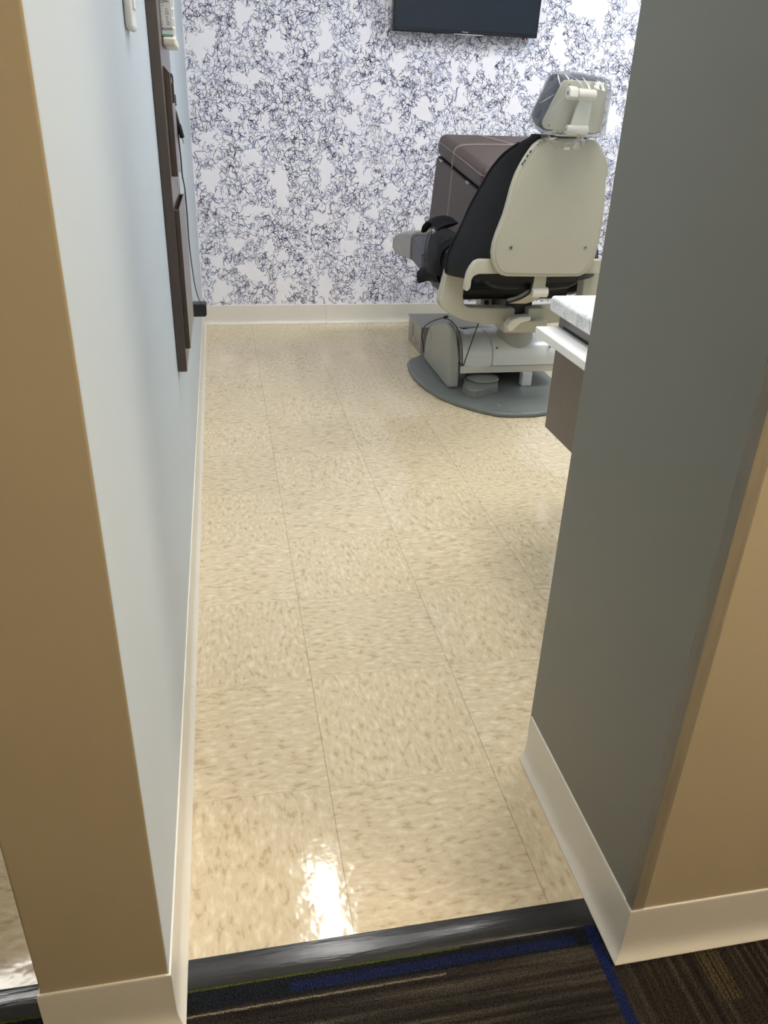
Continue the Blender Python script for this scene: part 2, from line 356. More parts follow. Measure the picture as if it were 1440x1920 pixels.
def thing(name, label, cat, loc, group=None):
    o = bpy.data.objects.new(name, None); COL.objects.link(o); o.location = loc; o.empty_display_size = .05
    WORLD[o.name] = Vector(loc); return tag(o, label, cat, group)
def tag(o, label, cat, group=None):
    o['label'] = label; o['category'] = cat
    if group: o['group'] = group
    return o
def struct(name, bm, m, label, cat, **k):
    o = obj(name, bm, m, **k); o['kind'] = 'structure'; o['label'] = label; o['category'] = cat; return o

def face_mats(o, rule):
    for p in o.data.polygons: p.material_index = rule(p.normal)

# ------------------------------------------------------------------ the room
H = 2.6
XL, YB, XR, YF = -.2535, 3.331, 2.75, -.385          # left wall face, back wall, far right wall, hallway face of the right wall
struct('floor', box(-2.2, XR+.1, -.293, YB+.1, -.1, 0), M['floor'], 'beige marbled vinyl tile floor laid as a quarter-turned checkerboard', 'floor')
struct('floor_hallway_carpet', box(-2.4, XR+.2, -2.4, -.2931, -.1, -.003), M['carpet'], 'dark striped carpet tile with blue and lime lines in the hallway', 'carpet')

o = struct('wall_left', bevel(add_box(mk(), -.409, XL, -.37, YB+.1, 0, H), .004, 2), M['blue'], 'pale blue wall on the left, its tan end facing the hallway', 'wall', slots=[M['blue'], M['beige']])
face_mats(o, lambda n: 1 if n.y < -.5 else 0)
o = struct('wall_right', bevel(add_box(mk(), .377, XR, YF, .021, 0, H), .003, 2), M['gray'], 'thick wall on the right, charcoal on the doorway side and tan towards the hallway', 'wall', slots=[M['gray'], M['beige'], M['blue']])
face_mats(o, lambda n: 1 if n.y < -.5 else (2 if n.y > .5 else 0))
struct('wall_far_right', box(XR, XR+.1, .021, YB+.1, 0, H), M['blue'], 'pale blue wall closing the treatment room on the right', 'wall')
struct('wall_hallway_left', box(-2.4, -2.2, -2.4, YB+.1, 0, H), M['white_wall'], 'white wall beyond the tan wall end', 'wall')
struct('wall_hallway_rear', box(-2.4, XR+.2, -2.6, -2.4, 0, H), M['beige'], 'tan wall behind the hallway', 'wall')
struct('wall_hallway_added', box(1.6, 1.75, -2.4, YF-.001, 0, H), M['beige'], 'added unseen tan wall holding the added wall lamp', 'wall')  # invented end wall, brought in close to carry the added lamp
struct('ceiling', box(-2.4, XR+.2, -2.6, YB+.1, H, H+.1), M['ceiling'], 'white ceiling', 'ceiling')

# wallpapered back wall: white ground with inked twig strokes
def wallpaper():
    bm = add_box(mk(), -2.2, XR, YB, YB+.1, 0, H)
    bmesh.ops.recalc_face_normals(bm, faces=bm.faces[:])
    me = bpy.data.meshes.new('wall_back')
    bm.to_mesh(me); bm.free()
    rng = np.random.default_rng(5)
    x0, x1, z0, z1 = XL, XR-.01, .1, H-.01
    blanks = list(BLANKS)
    for k in range(170):
        cx, cz = rng.uniform(x0, x1), rng.uniform(z0, z1)
        if cx < 1.95 and cz < 1.5: continue
        blanks.append((cx, cz, rng.uniform(.03, .06), rng.uniform(.04, .09)))
    bl = np.array(blanks); bp3 = rng.uniform(0, 6.28, len(blanks))
    g = rng.uniform(0, 1, (80, 80))
    def dens(x, z):
        u, v = (x-x0)/.055, (z-z0)/.11; i, j = int(u) % 79, int(v) % 79; fu, fv = u-int(u), v-int(v)
        return (g[i,j]*(1-fu)+g[i+1,j]*fu)*(1-fv)+(g[i,j+1]*(1-fu)+g[i+1,j+1]*fu)*fv
    def blank(x, z, s=1.0):
        dx, dz = (x-bl[:,0])/(bl[:,2]*s), (z-bl[:,1])/(bl[:,3]*s); th = np.arctan2(dz, dx)
        return bool((np.hypot(dx, dz)*(1+.22*np.sin(3*th+bp3)+.16*np.sin(5*th+2*bp3)) < 1).any())
    V, F, MI = [], [], []
    def stroke(x, z, ang, nseg, L, w, mi):
        pts = [(x, z)]
        turn = rng.normal(0, .28)
        for s in range(nseg):
            ang += turn+rng.normal(0, .42)
            x += math.cos(ang)*L; z += math.sin(ang)*L
            if x < x0+.002 or x > x1 or z < z0+.004 or z > z1 or blank(x, z, .86): break
            pts.append((x, z))
        if len(pts) < 2: return pts
        b0 = len(V)
        for i, (px, pz) in enumerate(pts):
            qx, qz = pts[min(i+1, len(pts)-1)]; rx, rz = pts[max(i-1, 0)]
            dx, dz = qx-rx, qz-rz; l = math.hypot(dx, dz) or 1
            ww = w*(.62 if i in (0, len(pts)-1) else 1)/2
            nx, nz = -dz/l*ww, dx/l*ww
            yy = YB-.0005
            V.append((px+nx, yy, pz+nz)); V.append((px-nx, yy, pz-nz))
        for i in range(len(pts)-1):
            F.append((b0+2*i, b0+2*i+1, b0+2*i+3, b0+2*i+2)); MI.append(mi)
        return pts
    step = .0132
    for ix in range(int((x1-x0)/step)):
        for iz in range(int((z1-z0)/step)):
            x, z = x0+(ix+rng.uniform(-.2, 1.2))*step, z0+(iz+rng.uniform(-.2, 1.2))*step
            if x < x0 or z < z0 or blank(x, z): continue
            d = dens(x, z)
            if rng.uniform() > .54+.5*d: continue
            mi = 1+int(rng.choice(3, p=(.55, .33, .12) if d > .5 else (.25, .42, .33)))
            ang = rng.choice((1, -1))*math.pi/2+rng.normal(0, .38)
            w = rng.uniform(.0016, .0026)
            pts = stroke(x, z, ang, int(rng.integers(4, 8)), rng.uniform(.0045, .0074), w, mi)
            for b in range(int(rng.integers(0, 3))):             # twigs branch off
                if len(pts) > 2:
                    px, pz = pts[int(rng.integers(1, len(pts)))]
                    stroke(px, pz, ang+rng.choice((-1, 1))*rng.uniform(.6, 1.4), int(rng.integers(2, 5)), rng.uniform(.0038, .0065), w*.85, mi)
    nv = len(me.vertices)
    allv = [tuple(v.co) for v in me.vertices]+V
    allf = [tuple(p.vertices) for p in me.polygons]+[tuple(i+nv for i in f) for f in F]
    nf = len(me.polygons)
    m2 = bpy.data.meshes.new('wall_back'); m2.from_pydata(allv, [], allf); bpy.data.meshes.remove(me)
    m2.polygons.foreach_set('material_index', [0]*nf+MI)
    for s in ('paper', 'ink1', 'ink2', 'ink3'): m2.materials.append(M[s])
    m2.update()
    o = bpy.data.objects.new('wall_back', m2); COL.objects.link(o)
    o['kind'] = 'structure'; o['label'] = 'white wallpaper wall covered in tangled navy twig lines'; o['category'] = 'wall'
wallpaper()

# cove bases
PROF = [(0,0),(.0135,0),(.0140,.0025),(.0118,.0062),(.0080,.0112),(.0050,.019),(.0036,.030),(.0032,.045),(.0032,.0985),(.0022,.1015),(0,.102)]
def cove(*paths):
    bm = mk()
    for p in paths: add_sweep(bm, PROF, p)
    return bm
struct('baseboard_left', cove([(-.409, .2), (-.409, -.37), (XL, -.37), (XL, .3)], [(XL, .3011), (XL, YB-.0135)]), M['base'], 'cream vinyl cove base along the pale blue wall and round its tan end', 'baseboard')
struct('baseboard_back', cove([(XL+.002, YB), (.41, YB)], [(.4112, YB), (XR, YB)]), M['base'], 'cream vinyl cove base under the wallpaper wall', 'baseboard')
struct('baseboard_right', cove([(.377, .013), (.377, YF), (XR, YF)]), M['base'], 'cream vinyl cove base round the charcoal and tan wall corner', 'baseboard')

# clear corner guard on the wall corner
bm = mk()
gw, gt = .017, .0016
add_prism(bm, [(.377-gt, YF-gt, .1022), (.377+gw, YF-gt, .1022), (.377+gw, YF-.0001, .1022), (.3769, YF-.0001, .1022), (.3769, YF+gw, .1022), (.377-gt, YF+gw, .1022)], (0, 0, 1.12))
struct('trim_1', bm, M['guard'], 'clear scuffed vinyl guard on the corner between charcoal and tan', 'corner guard')

# rubber edge strips
def reducer(name, x0, x1, label):
    pr = [(-.2880, .0001), (-.2890, .0022), (-.300, .0030), (-.309, .0028), (-.319, .0012), (-.328, -.0014), (-.3305, -.0029)]
    bm = mk(); a = [bm.verts.new((x0, y, z)) for y, z in pr]; b = [bm.verts.new((x1, y, z)) for y, z in pr]
    bm.faces.new(a); bm.faces.new(b[::-1])
    for i in range(len(pr)): bm.faces.new((a[i], a[(i+1)%len(pr)], b[(i+1)%len(pr)], b[i]))
    tag(obj(name, bm, M['rubber'], sharp=50), label, 'threshold strip')
reducer('threshold_strip', XL+.0142, .3628, 'black rubber threshold strip across the doorway between tile and carpet')
reducer('threshold_strip', -2.19, -.4232, 'black rubber threshold strip seen in the lower corner beyond the tan wall end')

# ------------------------------------------------------------------ lamps
def ceiling_lamp(x0, x1, y0, y1, m, s, label, group=None):
    t = thing('ceiling_light', label, 'light', ((x0+x1)/2, (y0+y1)/2, H-.05), group)
    bm = mk(); f = .02
    for q in ((x0-f, x0, y0-f, y1+f), (x1, x1+f, y0-f, y1+f), (x0, x1, y0-f, y0), (x0, x1, y1, y1+f)): add_box(bm, *q, H-.05, H)
    obj('frame', bm, M['lamp_frame'], t)
    mm = M[m].copy(); mm.node_tree.nodes['Emission'].inputs[1].default_value = s
    obj('diffuser', box(x0, x1, y0, y1, H-.04, H-.03), mm, t)
ceiling_lamp(.12, .28, .15, 1.88, 'cool_light', LAMP_SLIM, 'slim ceiling lamp over the aisle of the treatment room')
ceiling_lamp(1.92, 2.52, 1.8, 2.4, 'cool_panel', FILL_PANEL, 'guessed unseen ceiling fill panel over the far side of the dental chair')  # guessed panel, placed out of view to light chair and back wall
ceiling_lamp(.75, 1.35, .55, 1.15, 'cool_light', FILL_FRONT, 'added unseen ceiling fill panel in front of the dark brown cabinet')  # added to light the chair from the front and the mid floor
ceiling_lamp(.9, 1.4, -1.75, -1.45, 'warm_light', FILL_HALL, 'guessed unseen warm ceiling lamp in the hallway')  # guessed lamp, set to the right so the left tan end stays dimmer
ceiling_lamp(-1.6, -1.0, .9, 1.5, 'cool_light', FILL_SIDE, 'added unseen ceiling lamp in the neighbouring room')  # guessed lamp, added to light the tile beyond the tan wall end
t = thing('added_wall_lamp', 'added unseen wall lamp brightening the tan wall on the right', 'light', (1.59, -1.15, 1.5))  # invented sconce, lights the right tan face more than the left
obj('backplate', box(1.58, 1.5999, -1.21, -1.09, 1.62, 1.88, .004), M['lamp_frame'], t)
mm = M['warm_light'].copy(); mm.node_tree.nodes['Emission'].inputs[1].default_value = FILL_SCONCE
obj('shade', box(1.46, 1.5795, -1.35, -.95, 1.50, 2.0, .02, 3), mm, t)

# ------------------------------------------------------------------ television
t = thing('television', 'black flat television mounted high on the wallpaper wall', 'television', (1.08, 3.30, 1.40))
tilt = Matrix.Translation((1.081, 3.262, 1.402)) @ Matrix.Rotation(math.radians(4), 4, 'X')
def T4(bm, m4): bmesh.ops.transform(bm, matrix=m4, verts=bm.verts); return bm
obj('casing', T4(box(-.363, .363, 0, .045, 0, .43, .006, 2), tilt), M['bezel'], t)
obj('screen', T4(box(-.352, .352, -.0012, .002, .018, .42), tilt), M['screen'], t)
obj('lower_trim', T4(box(-.06, .085, -.004, .004, -.0012, .0024, .001), tilt), M['silver'], t)
s = obj('sensor', T4(box(.29, .316, .004, .02, -.008, .001, .002), tilt), M['black'], t)
obj('standby_light', T4(box(.303, .306, .002, .0045, -.006, -.002), tilt), M['led'], s)
text('brand_lettering', 'Hisense', M['silver'], tilt @ Vector((-.006, -.0016, .0085)), .0085, t, rot=(math.radians(94), 0, 0), align='CENTER', sx=1.15)
obj('wall_mount', box(.95, 1.2, 3.29, YB-.0006, 1.5, 1.72, .004), M['black'], t)

# ------------------------------------------------------------------ left wall: switch, panel with pockets, dispenser, adapter
bm = box(XL, XL+.012, .358, .432, 1.178, 1.30, .006, 3)
t = tag(obj('light_switch', bm, M['white_plastic']), 'white rounded plastic switch plate on the pale blue wall', 'switch')
obj('rocker', box(XL+.012, XL+.0145, .38, .41, 1.205, 1.27, .001), M['white_plastic'], t)

PX = -.232
t = thing('chart_holder_panel', 'tall dark brown wall panel with file pockets on the pale blue wall', 'wall panel', (XL, 1.04, .514))
obj('backboard', box(XL+.0004, PX, .84, 1.245, .514, 1.75, .0018, 2), M['wood'], t)
# upper pocket: open-topped tray of thin boards, sloping cut at the top
p = obj('upper_pocket', prism([(PX, .897, .937), (PX, .897, 1.150), (-.2195, .897, 1.136), (-.2195, .897, .937)], (0, .014, 0), .0008), M['wood'], t)
obj('pocket_front', box(-.2232, -.2195, .911, 1.035, .94, 1.08, .0008), M['wood'], p)
obj('pocket_floor', box(PX, -.2232, .911, 1.035, .937, .945), M['wood'], p)
obj('pocket_end', box(PX, -.2195, 1.035, 1.047, .937, 1.12, .0008), M['wood'], p)
p = obj('lower_pocket', box(PX, -.2215, .865, .879, .563, .872, .0008), M['wood'], t)
obj('pocket_front', box(-.2232, -.2212, .8655, 1.20, .563, .874, .0006), M['wood'], p)
obj('pocket_floor', box(PX, -.2232, .879, 1.19, .563, .571), M['wood'], p)
obj('pocket_end', box(PX, -.2215, 1.188, 1.20, .563, .872, .0008), M['wood'], p)

# dispenser with printed carton
t = thing('carton_dispenser', 'white printed carton with green stripe held at the top of the dark wall panel', 'dispenser', (-.217, 1.02, 1.186))
obj('holder', box(PX+.0003, -.2035, .948, 1.11, 1.186, 1.2035, .005, 3), M['cream_lite'], t)
c = obj('carton', box(PX+.0006, -.2085, .952, 1.10, 1.2036, 1.44, .0008), M['card'], t)
obj('green_stripe', box(PX+.0012, -.2092, .9513, .953, 1.2045, 1.2085), M['green'], c)
bm = mk()
for k in range(14): add_box(bm, -.2085, -.2045, .954, .964, 1.206+k*.017, 1.2195+k*.017)
obj('side_tabs', bm, M['white_plastic'], t)
yf = .9517
text('brand_lettering', 'COLTENE', M['ink'], (-.2262, yf, 1.2165), .0046, c, sx=.88)
obj('brand_mark', box(-.2300, -.2272, yf-.0003, yf, 1.2166, 1.2200), M['blueink'], c)
text('title_lettering', 'al Cleaner', M['ink'], (-.2305, yf, 1.2655), .0048, c, shear=.3, sx=.9)
bm = mk()
for (z, spans) in ((1.2625, ((-.2300, -.2288), (-.2270, -.2235))), (1.2575, ((-.2300, -.2290), (-.2270, -.2245))), (1.2520, ((-.2300, -.2290), (-.2212, -.2158))), (1.2480, ((-.2300, -.2290), (-.2212, -.2152))), (1.2440, ((-.2212, -.2138),)),
                   (1.2385, ((-.2298, -.2284), (-.2205, -.2168))), (1.2350, ((-.2205, -.2174),)), (1.2315, ((-.2296, -.2276), (-.2200, -.2165))), (1.2280, ((-.2296, -.2272), (-.2200, -.2140))), (1.2250, ((-.2296, -.2272), (-.2200, -.2138)))):
    for a, b in spans: add_box(bm, a, b, yf-.0002, yf, z, z+.0017)
obj('small_print', bm, M['greyink'], c)

# power adapter with hanging lead
t = thing('power_adapter', 'black power adapter low on the pale blue wall with a lead hanging from above', 'power adapter', (-.23, 1.99, .372))
obj('body', box(XL, -.2075, 1.955, 2.015, .374, .420, .004, 2), M['black'], t)
obj('collar', box(-.2085, -.2045, 1.958, 2.012, .378, .417, .0015), M['matte'], t)
A = [(-.2265, 1.06, 1.10), (-.2262, 1.06, 1.125), (-.2245, 1.065, 1.138), (-.2222, 1.07, 1.128), (-.2225, 1.07, 1.085), (-.2205, 1.08, 1.03), (-.2190, 1.10, .97), (-.2200, 1.14, .92), (-.2196, 1.22, .88), (-.2205, 1.262, .80), (-.2225, 1.30, .74), (-.2245, 1.42, .66), (-.2260, 1.60, .56), (-.2225, 1.80, .47), (-.2180, 1.93, .43), (-.2180, 1.975, .416)]
obj('lead', tube(A, .0017, 8), M['matte'], t)
obj('ferrite', tube([(-.2226, 1.07, 1.097), (-.2222, 1.07, 1.074)], .0046, 10, smooth=False), M['black'], t)
obj('short_lead', tube([(-.2250, 1.06, 1.090), (-.2245, 1.065, 1.062), (-.2225, 1.07, 1.045)], .0016, 8), M['matte'], t)
obj('socket_plug', tube([(-.2232, 1.068, 1.062), (-.2180, 1.075, 1.036)], .0048, 12, smooth=False), M['black'], t)
j = obj('barrel_plug', tube([(-.2170, 1.08, 1.035), (-.2115, 1.09, 1.008)], .0056, 12, smooth=False), M['black'], t)
obj('plug_tip', tube([(-.2115, 1.09, 1.008), (-.2095, 1.094, .995)], .0013, 10, smooth=False), M['chrome'], j)

# ------------------------------------------------------------------ dental chair
CX = .987
ch = thing('dental_chair', 'dental chair with cream plastic back and black upholstery facing the wallpaper wall', 'dental chair', (1.0, 2.2, 0))
fp = [(.690,2.50),(.676,2.40),(.672,2.30),(.680,2.20),(.693,2.12),(.722,2.02),(.765,1.94),(.812,1.877),(.860,1.825),(.905,1.790),(.955,1.776),(1.05,1.772),(1.115,1.790),(1.155,1.835),(1.19,1.92),(1.25,2.07),(1.295,2.20),(1.300,2.33),(1.28,2.50),(1.22,2.64),(.86,2.64),(.78,2.615),(.72,2.56)]
obj('floor_plate', prism([(x, y, 0) for x, y in fp], (0, 0, .02), .008, 3), M['steel'], ch)
obj('plate_bolt', cyl((.93, 1.862, .0195), (.93, 1.862, .0235), .009, 12, .001), M['chrome'], ch)
cov = [(2.098,.0205),(2.104,.15),(2.112,.25),(2.13,.279),(2.17,.287),(2.23,.275),(2.33,.247),(2.42,.212),(2.475,.186),(2.515,.13),(2.535,.07),(2.54,.0205)]
bm = prism([(.776, y, z) for y, z in cov], (.051, 0, 0), .012, 3, 50)
for v in bm.verts:
    if v.co.x > .80: v.co.x -= max(0, v.co.z-.12)*.16
cv = obj('pivot_cover', bm, M['stone'], ch)
obj('scuff_mark', prism([(.7757, 2.43, .185), (.7757, 2.40, .150), (.7757, 2.405, .147), (.7757, 2.425, .165), (.7757, 2.45, .19)], (.0004, 0, 0)), M['steel'], cv)
def dring(x, yf_, zb, zt, yb=2.40, dip=0):
    """quarter-round front: straight for a third, then curving back over the top"""
    r = [(yb, zb), (yf_, zb)]; h = zt-zb
    for k in range(11):
        a = math.pi/2*k/10
        r.append((yf_+.125*(1-math.cos(a)), zb+.30*h+(.70*h-dip)*math.sin(a)))
    r += [(yf_+.19, zt-dip), (yb-.05, zt-.012), (yb, zt-.04)]
    return [Vector((x, y, z)) for y, z in r]
obj('housing_left', loft([dring(.832, 2.140, .126, .238), dring(.842, 2.124, .119, .240, dip=.002), dring(.858, 2.120, .110, .236), dring(.878, 2.116, .103, .224), dring(.90, 2.112, .105, .219), dring(.93, 2.108, .110, .224), dring(.966, 2.100, .1165, .2275)]), M['pearl'], ch, sharp=50)
hs = obj('lift_housing', loft([dring(.969, 2.101, .1165, .226), dring(.972, 2.098, .1165, .229), dring(1.24, 2.098, .1165, .229), dring(1.252, 2.104, .1165, .222)]), M['pearl'], ch, sharp=50)
for x in (.985, 1.222): obj('screw', cyl((x, 2.1005, .190), (x, 2.112, .192), .0035, 10), M['steel'], hs)
obj('beam', box(.832, 1.28, 2.112, 2.40, .080, .1125, .004), M['cream_lite'], ch)
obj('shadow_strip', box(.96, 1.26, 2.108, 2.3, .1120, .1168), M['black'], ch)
obj('support_post', box(1.112, 1.157, 2.10, 2.14, .0195, .082, .005, 3), M['pearl'], ch)
obj('inner_frame', box(1.02, 1.25, 2.33, 2.40, .0195, .082, .004), M['black'], ch)
obj('neck_skirt', loft([[Vector((1.088+r*math.cos(a), 2.190+r*math.sin(a), z)) for a in [2*math.pi*k/28 for k in range(28)]] for r, z in ((.079, .150), (.079, .232), (.074, .240), (.077, .250), (.072, .260), (.075, .270), (.070, .282), (.072, .312))]), M['stone'], ch, sharp=60)
obj('neck_block', box(.934, 1.111, 1.902, 2.24, .308, .356, .006, 3), M['cream'], ch)
obj('release_lever', prism([(x, 1.852, z) for x, z in LEVER1_85], (0, .052, 0), .007, 3, 30), M['cream_lite'], ch)
yk = [(.698,.546),(.695,.532),(.684,.479),(.675,.442),(.673,.425),(.678,.411),(.690,.397),(.717,.377),(.761,.357),(.80,.347),(.857,.337),(.975,.328),(.987,.336),(.983,.398),(.84,.402),(.793,.404),(.780,.409),(.772,.420),(.767,.445),(.768,.492),(.772,.546)]
obj('yoke_arm', prism([(x, 1.935, z) for x, z in yk], (0, .06, 0), .010, 3, 25), M['cream'], ch)
obj('yoke_arm', prism([(2.022-x, 1.935, z) for x, z in yk], (0, .06, 0), .010, 3, 25), M['cream'], ch)
obj('swivel_core', box(.955, 1.07, 1.975, 2.25, .3455, .43, .01), M['black'], ch)
bar = [(.712,.508),(.722,.507),(.731,.516),(.733,.530),(.733,.546),(.740,.559),(.758,.566),(.86,.568),(.86,.615),(.758,.615),(.742,.608),(.728,.590),(.718,.568),(.713,.535)]
obj('back_bracket', prism([(x, 1.738, z) for x, z in bar], (0, .035, 0), .004, 2, 25), M['cream'], ch)
obj('back_bracket', prism([(2*CX-x, 1.738, z) for x, z in bar], (0, .035, 0), .004, 2, 25), M['cream'], ch)
hg = obj('recline_link', prism([(.974,1.752,.58),(1.022,1.752,.58),(1.022,1.752,.51),(.974,1.752,.51)], (0,.03,0), .003), M['cream'], ch)
obj('hinge_knuckle', cyl((.972, 1.760, .4970), (1.033, 1.760, .4970), .0185, 20, .003), M['cream_lite'], hg)
obj('lower_link', prism([(.977,1.756,.494),(1.026,1.756,.487),(1.005,1.80,.455),(.985,1.83,.438),(.912,1.83,.440),(.942,1.80,.458)], (0,.03,.012), .005, 2, 25), M['cream'], hg)
obj('link_hose', tube([(.971,1.76,.56),(.970,1.765,.505),(.955,1.78,.478),(.928,1.81,.455),(.905,1.83,.444)], .0035, 8), M['matte'], ch)
# equipment bits under the seat
vb = obj('valve_block', box(.905, .962, 2.14, 2.20, .345, .392, .003), M['stone'], ch)
obj('valve_window', box(.921, .941, 2.1385, 2.142, .363, .384, .002), M['dark_hole'], vb)
# seat
sp = [(2.00,.470),(2.004,.490),(2.02,.498),(2.08,.496),(2.20,.503),(2.32,.522),(2.39,.532),(2.40,.500),(2.39,.452),(2.36,.440),(2.28,.436),(2.18,.430),(2.06,.428),(2.015,.432),(2.002,.448)]
lr = [(2.385,.534),(2.45,.551),(2.56,.573),(2.64,.582),(2.70,.578),(2.80,.560),(2.92,.535),(2.92,.444),(2.80,.452),(2.62,.464),(2.45,.450),(2.385,.448)]
def slab(prof, xa, xb, rnd=.022):
    rings = []
    for k, (x, s) in enumerate(((xa, .72), (xa+.006, .87), (xa+rnd, 1), (xb-rnd, 1), (xb-.006, .87), (xb, .72))):
        # pillowed sides: shrink the profile's thickness towards both ends
        n = len(prof); r = []
        for i, (y, z) in enumerate(prof):
            zc = np.interp(y, [1.8, 2.1, 2.4, 2.64, 2.92, 3.0], [.475, .46, .495, .523, .49, .482])
            yc = 2.4
            r.append(Vector((x, yc+(y-yc)*(1-(1-s)*.06), zc+(z-zc)*s)))
        rings.append(r)
    return loft(rings)
obj('seat_cushion', slab(sp, .705, 1.272), M['black_vinyl'], ch, sharp=60)
obj('leg_rest', slab(lr, .704, 1.273), M['charcoal'], ch, sharp=60)
tp = [(2.60,.588),(2.68,.583),(2.80,.563),(2.92,.538),(2.965,.524),(2.99,.505),(2.995,.478),(2.985,.452),(2.955,.436),(2.90,.434),(2.80,.441),(2.70,.452),(2.60,.460)]
obj('toe_cover', slab(tp, .699, 1.278, .03), M['toe'], ch, sharp=60)
obj('seat_pan', prism([(.76,y,z) for y,z in ((1.99,.445),(2.0,.418),(2.06,.416),(2.2,.418),(2.34,.43),(2.34,.45),(1.99,.47))], (.46,0,0), .008), M['black_vinyl'], ch)
obj('lumbar_cushion', prism([(x, 1.79, z) for x, z in ((.80,.60),(.80,.545),(.815,.518),(.845,.503),(.90,.497),(1.075,.497),(1.13,.503),(1.16,.518),(1.175,.545),(1.175,.60))], (0,.20,-.012), .012, 3, 50), M['black_vinyl'], ch)
# backrest pad: bucket shape, wings run forward
PADZ = [.535,.56,.62,.70,.78,.85,.91,.96,.995,1.016]
PADW = [.298,.303,.294,.262,.236,.210,.189,.163,.128,.098]
PADY = [1.922,1.922,1.918,1.905,1.885,1.855,1.82,1.775,1.735,1.712]
def pad():
    N = 25; rings = []
    zs = [.531,.535,.545]+[.56+.025*k for k in range(18)]+[.998,1.010,1.018,1.022]
    for z in zs:
        hw = float(np.interp(z, PADZ, PADW)); yw = float(np.interp(z, PADZ, PADY)); yc = 1.752-.12*(z-.56)
        yw = max(yw, yc+.02); tk = 1.0
        if z < .54 or z > 1.015: tk = .6
        out, inn = [], []
        for k in range(N):
            t_ = -1+2*k/(N-1); a = abs(t_)
            x = CX+hw*math.copysign(1-(1-a)**1.35, t_) if a else CX
            y = yc+(yw-yc)*(a**2.0)
            th = .055*(1-.5*a**2)*tk
            off = (.055-th)*.0
            out.append(Vector((x, y+off, z)))
            inn.append(Vector((CX+(x-CX)*(1-.02-.10*a), y+th*(1-.55*a), z)))
        rings.append(out+inn[::-1])
    return loft(rings)
bp_ = obj('backrest_pad', pad(), M['black_vinyl'], ch, sharp=75)
pip = [(CX-w_-.001, y_, z_) for z_, w_, y_ in list(zip(PADZ, PADW, PADY))[:9]]
obj('piping', tube(pip, .0036, 8), M['black_vinyl'], bp_)
pip = [(2*CX-x_, y_, z_) for x_, y_, z_ in pip]
obj('piping', tube(pip, .0036, 8), M['black_vinyl'], bp_)
def yb(z): return 1.72-.12*(z-.56)
sh = obj('backrest_shell', prism([(x, yb(z), z) for x, z in SHELL], (0, .030, 0), .006, 3, 60), M['cream'], ch)
obj('back_panel', prism([(x, yb(z)-.004, z) for x, z in PANEL], (0, .006, 0), .0025, 2, 60), M['cream'], sh)
for x, z in SCREWS:
    s_ = obj('screw', cyl((x, yb(z)-.0055, z), (x, yb(z)-.002, z), .0075, 16, .001), M['chrome'], sh)
    obj('screw_recess', cyl((x, yb(z)-.0062, z), (x, yb(z)-.005, z), .003, 6), M['dark_hole'], s_)
for i, (x, z) in enumerate(MARKS):
    w = .0042 if i < 4 else .002
    bm = mk(); q = 14
    R_ = [Vector((x+.0012+w*.9*math.cos(a)*.75+.4*w*math.sin(a), yb(z)-.0016, z+w*1.25*math.sin(a))) for a in [2*math.pi*k/q for k in range(q)]]
    add_prism(bm, R_, (0, .003, 0)); obj('control_mark', bm, M['ink'], sh)
# headrest
hn = Vector((0, .9806, .196))
hc_pts = [Vector(p) for p in HCUSH]; hp_pts = [Vector(p) for p in HPLATE]
hctr = sum(hc_pts, Vector())/len(hc_pts)
rings = []
for d, s in ((0, .965), (.008, 1), (.05, 1.01), (.085, .99), (.105, .94), (.114, .84)):
    rings.append([hctr+(p_-hctr)*s+hn*(d+.002) for p_ in hc_pts])
hd = obj('headrest_cushion', loft(rings), M['navy_vinyl'], ch, sharp=60)
obj('headrest_plate', prism([p_-hn*.004 for p_ in hp_pts], hn*.008, .002, 2, 50), M['cream'], hd)
for x, z in ((.955, 1.166), (1.058, 1.160), (.912, 1.050)):
    y_ = 1.62-.2*(z-1.1)-.0045
    obj('screw', cyl((x, y_-.0015, z), (x, y_+.002, z), .0028, 8), M['steel'], hd)
arm = obj('headrest_arm', prism([(.984,1.578,1.128),(1.029,1.578,1.128),(1.033,1.593,1.045),(.973,1.593,1.045)], (0,.016,0), .004), M['cream_lite'], ch)
k_ = obj('upper_knuckle', bevel(loft([[Vector((x, 1.578+dy, 1.141+dz-.05*(x-.99))) for dy, dz in ((-.02,-.012),(-.016,.012),(.002,.02),(.02,.014),(.02,-.014),(-.004,-.02))] for x in (.943, .972)]), .004, 2, 30), M['cream_lite'], arm)
obj('knuckle_barrel', cyl((.974, 1.578, 1.141), (1.034, 1.578, 1.138), .0165, 20, .004), M['cream_lite'], arm)
obj('pivot_bolt', cyl((.9415, 1.576, 1.143), (.945, 1.576, 1.143), .006, 10), M['steel'], arm)
obj('lower_knuckle', cyl((.960, 1.597, 1.040), (1.032, 1.597, 1.040), .0145, 20, .004), M['cream_lite'], arm)
obj('pivot_bolt', cyl((.9585, 1.597, 1.040), (.962, 1.597, 1.040), .004, 10), M['steel'], arm)
obj('headrest_stem', prism([(.966,1.592,1.036),(.966,1.61,1.046),(.966,1.72,1.032),(.966,1.72,1.017),(.966,1.66,1.0185),(.966,1.60,1.024)], (.062,0,0), .003), M['cream'], arm)
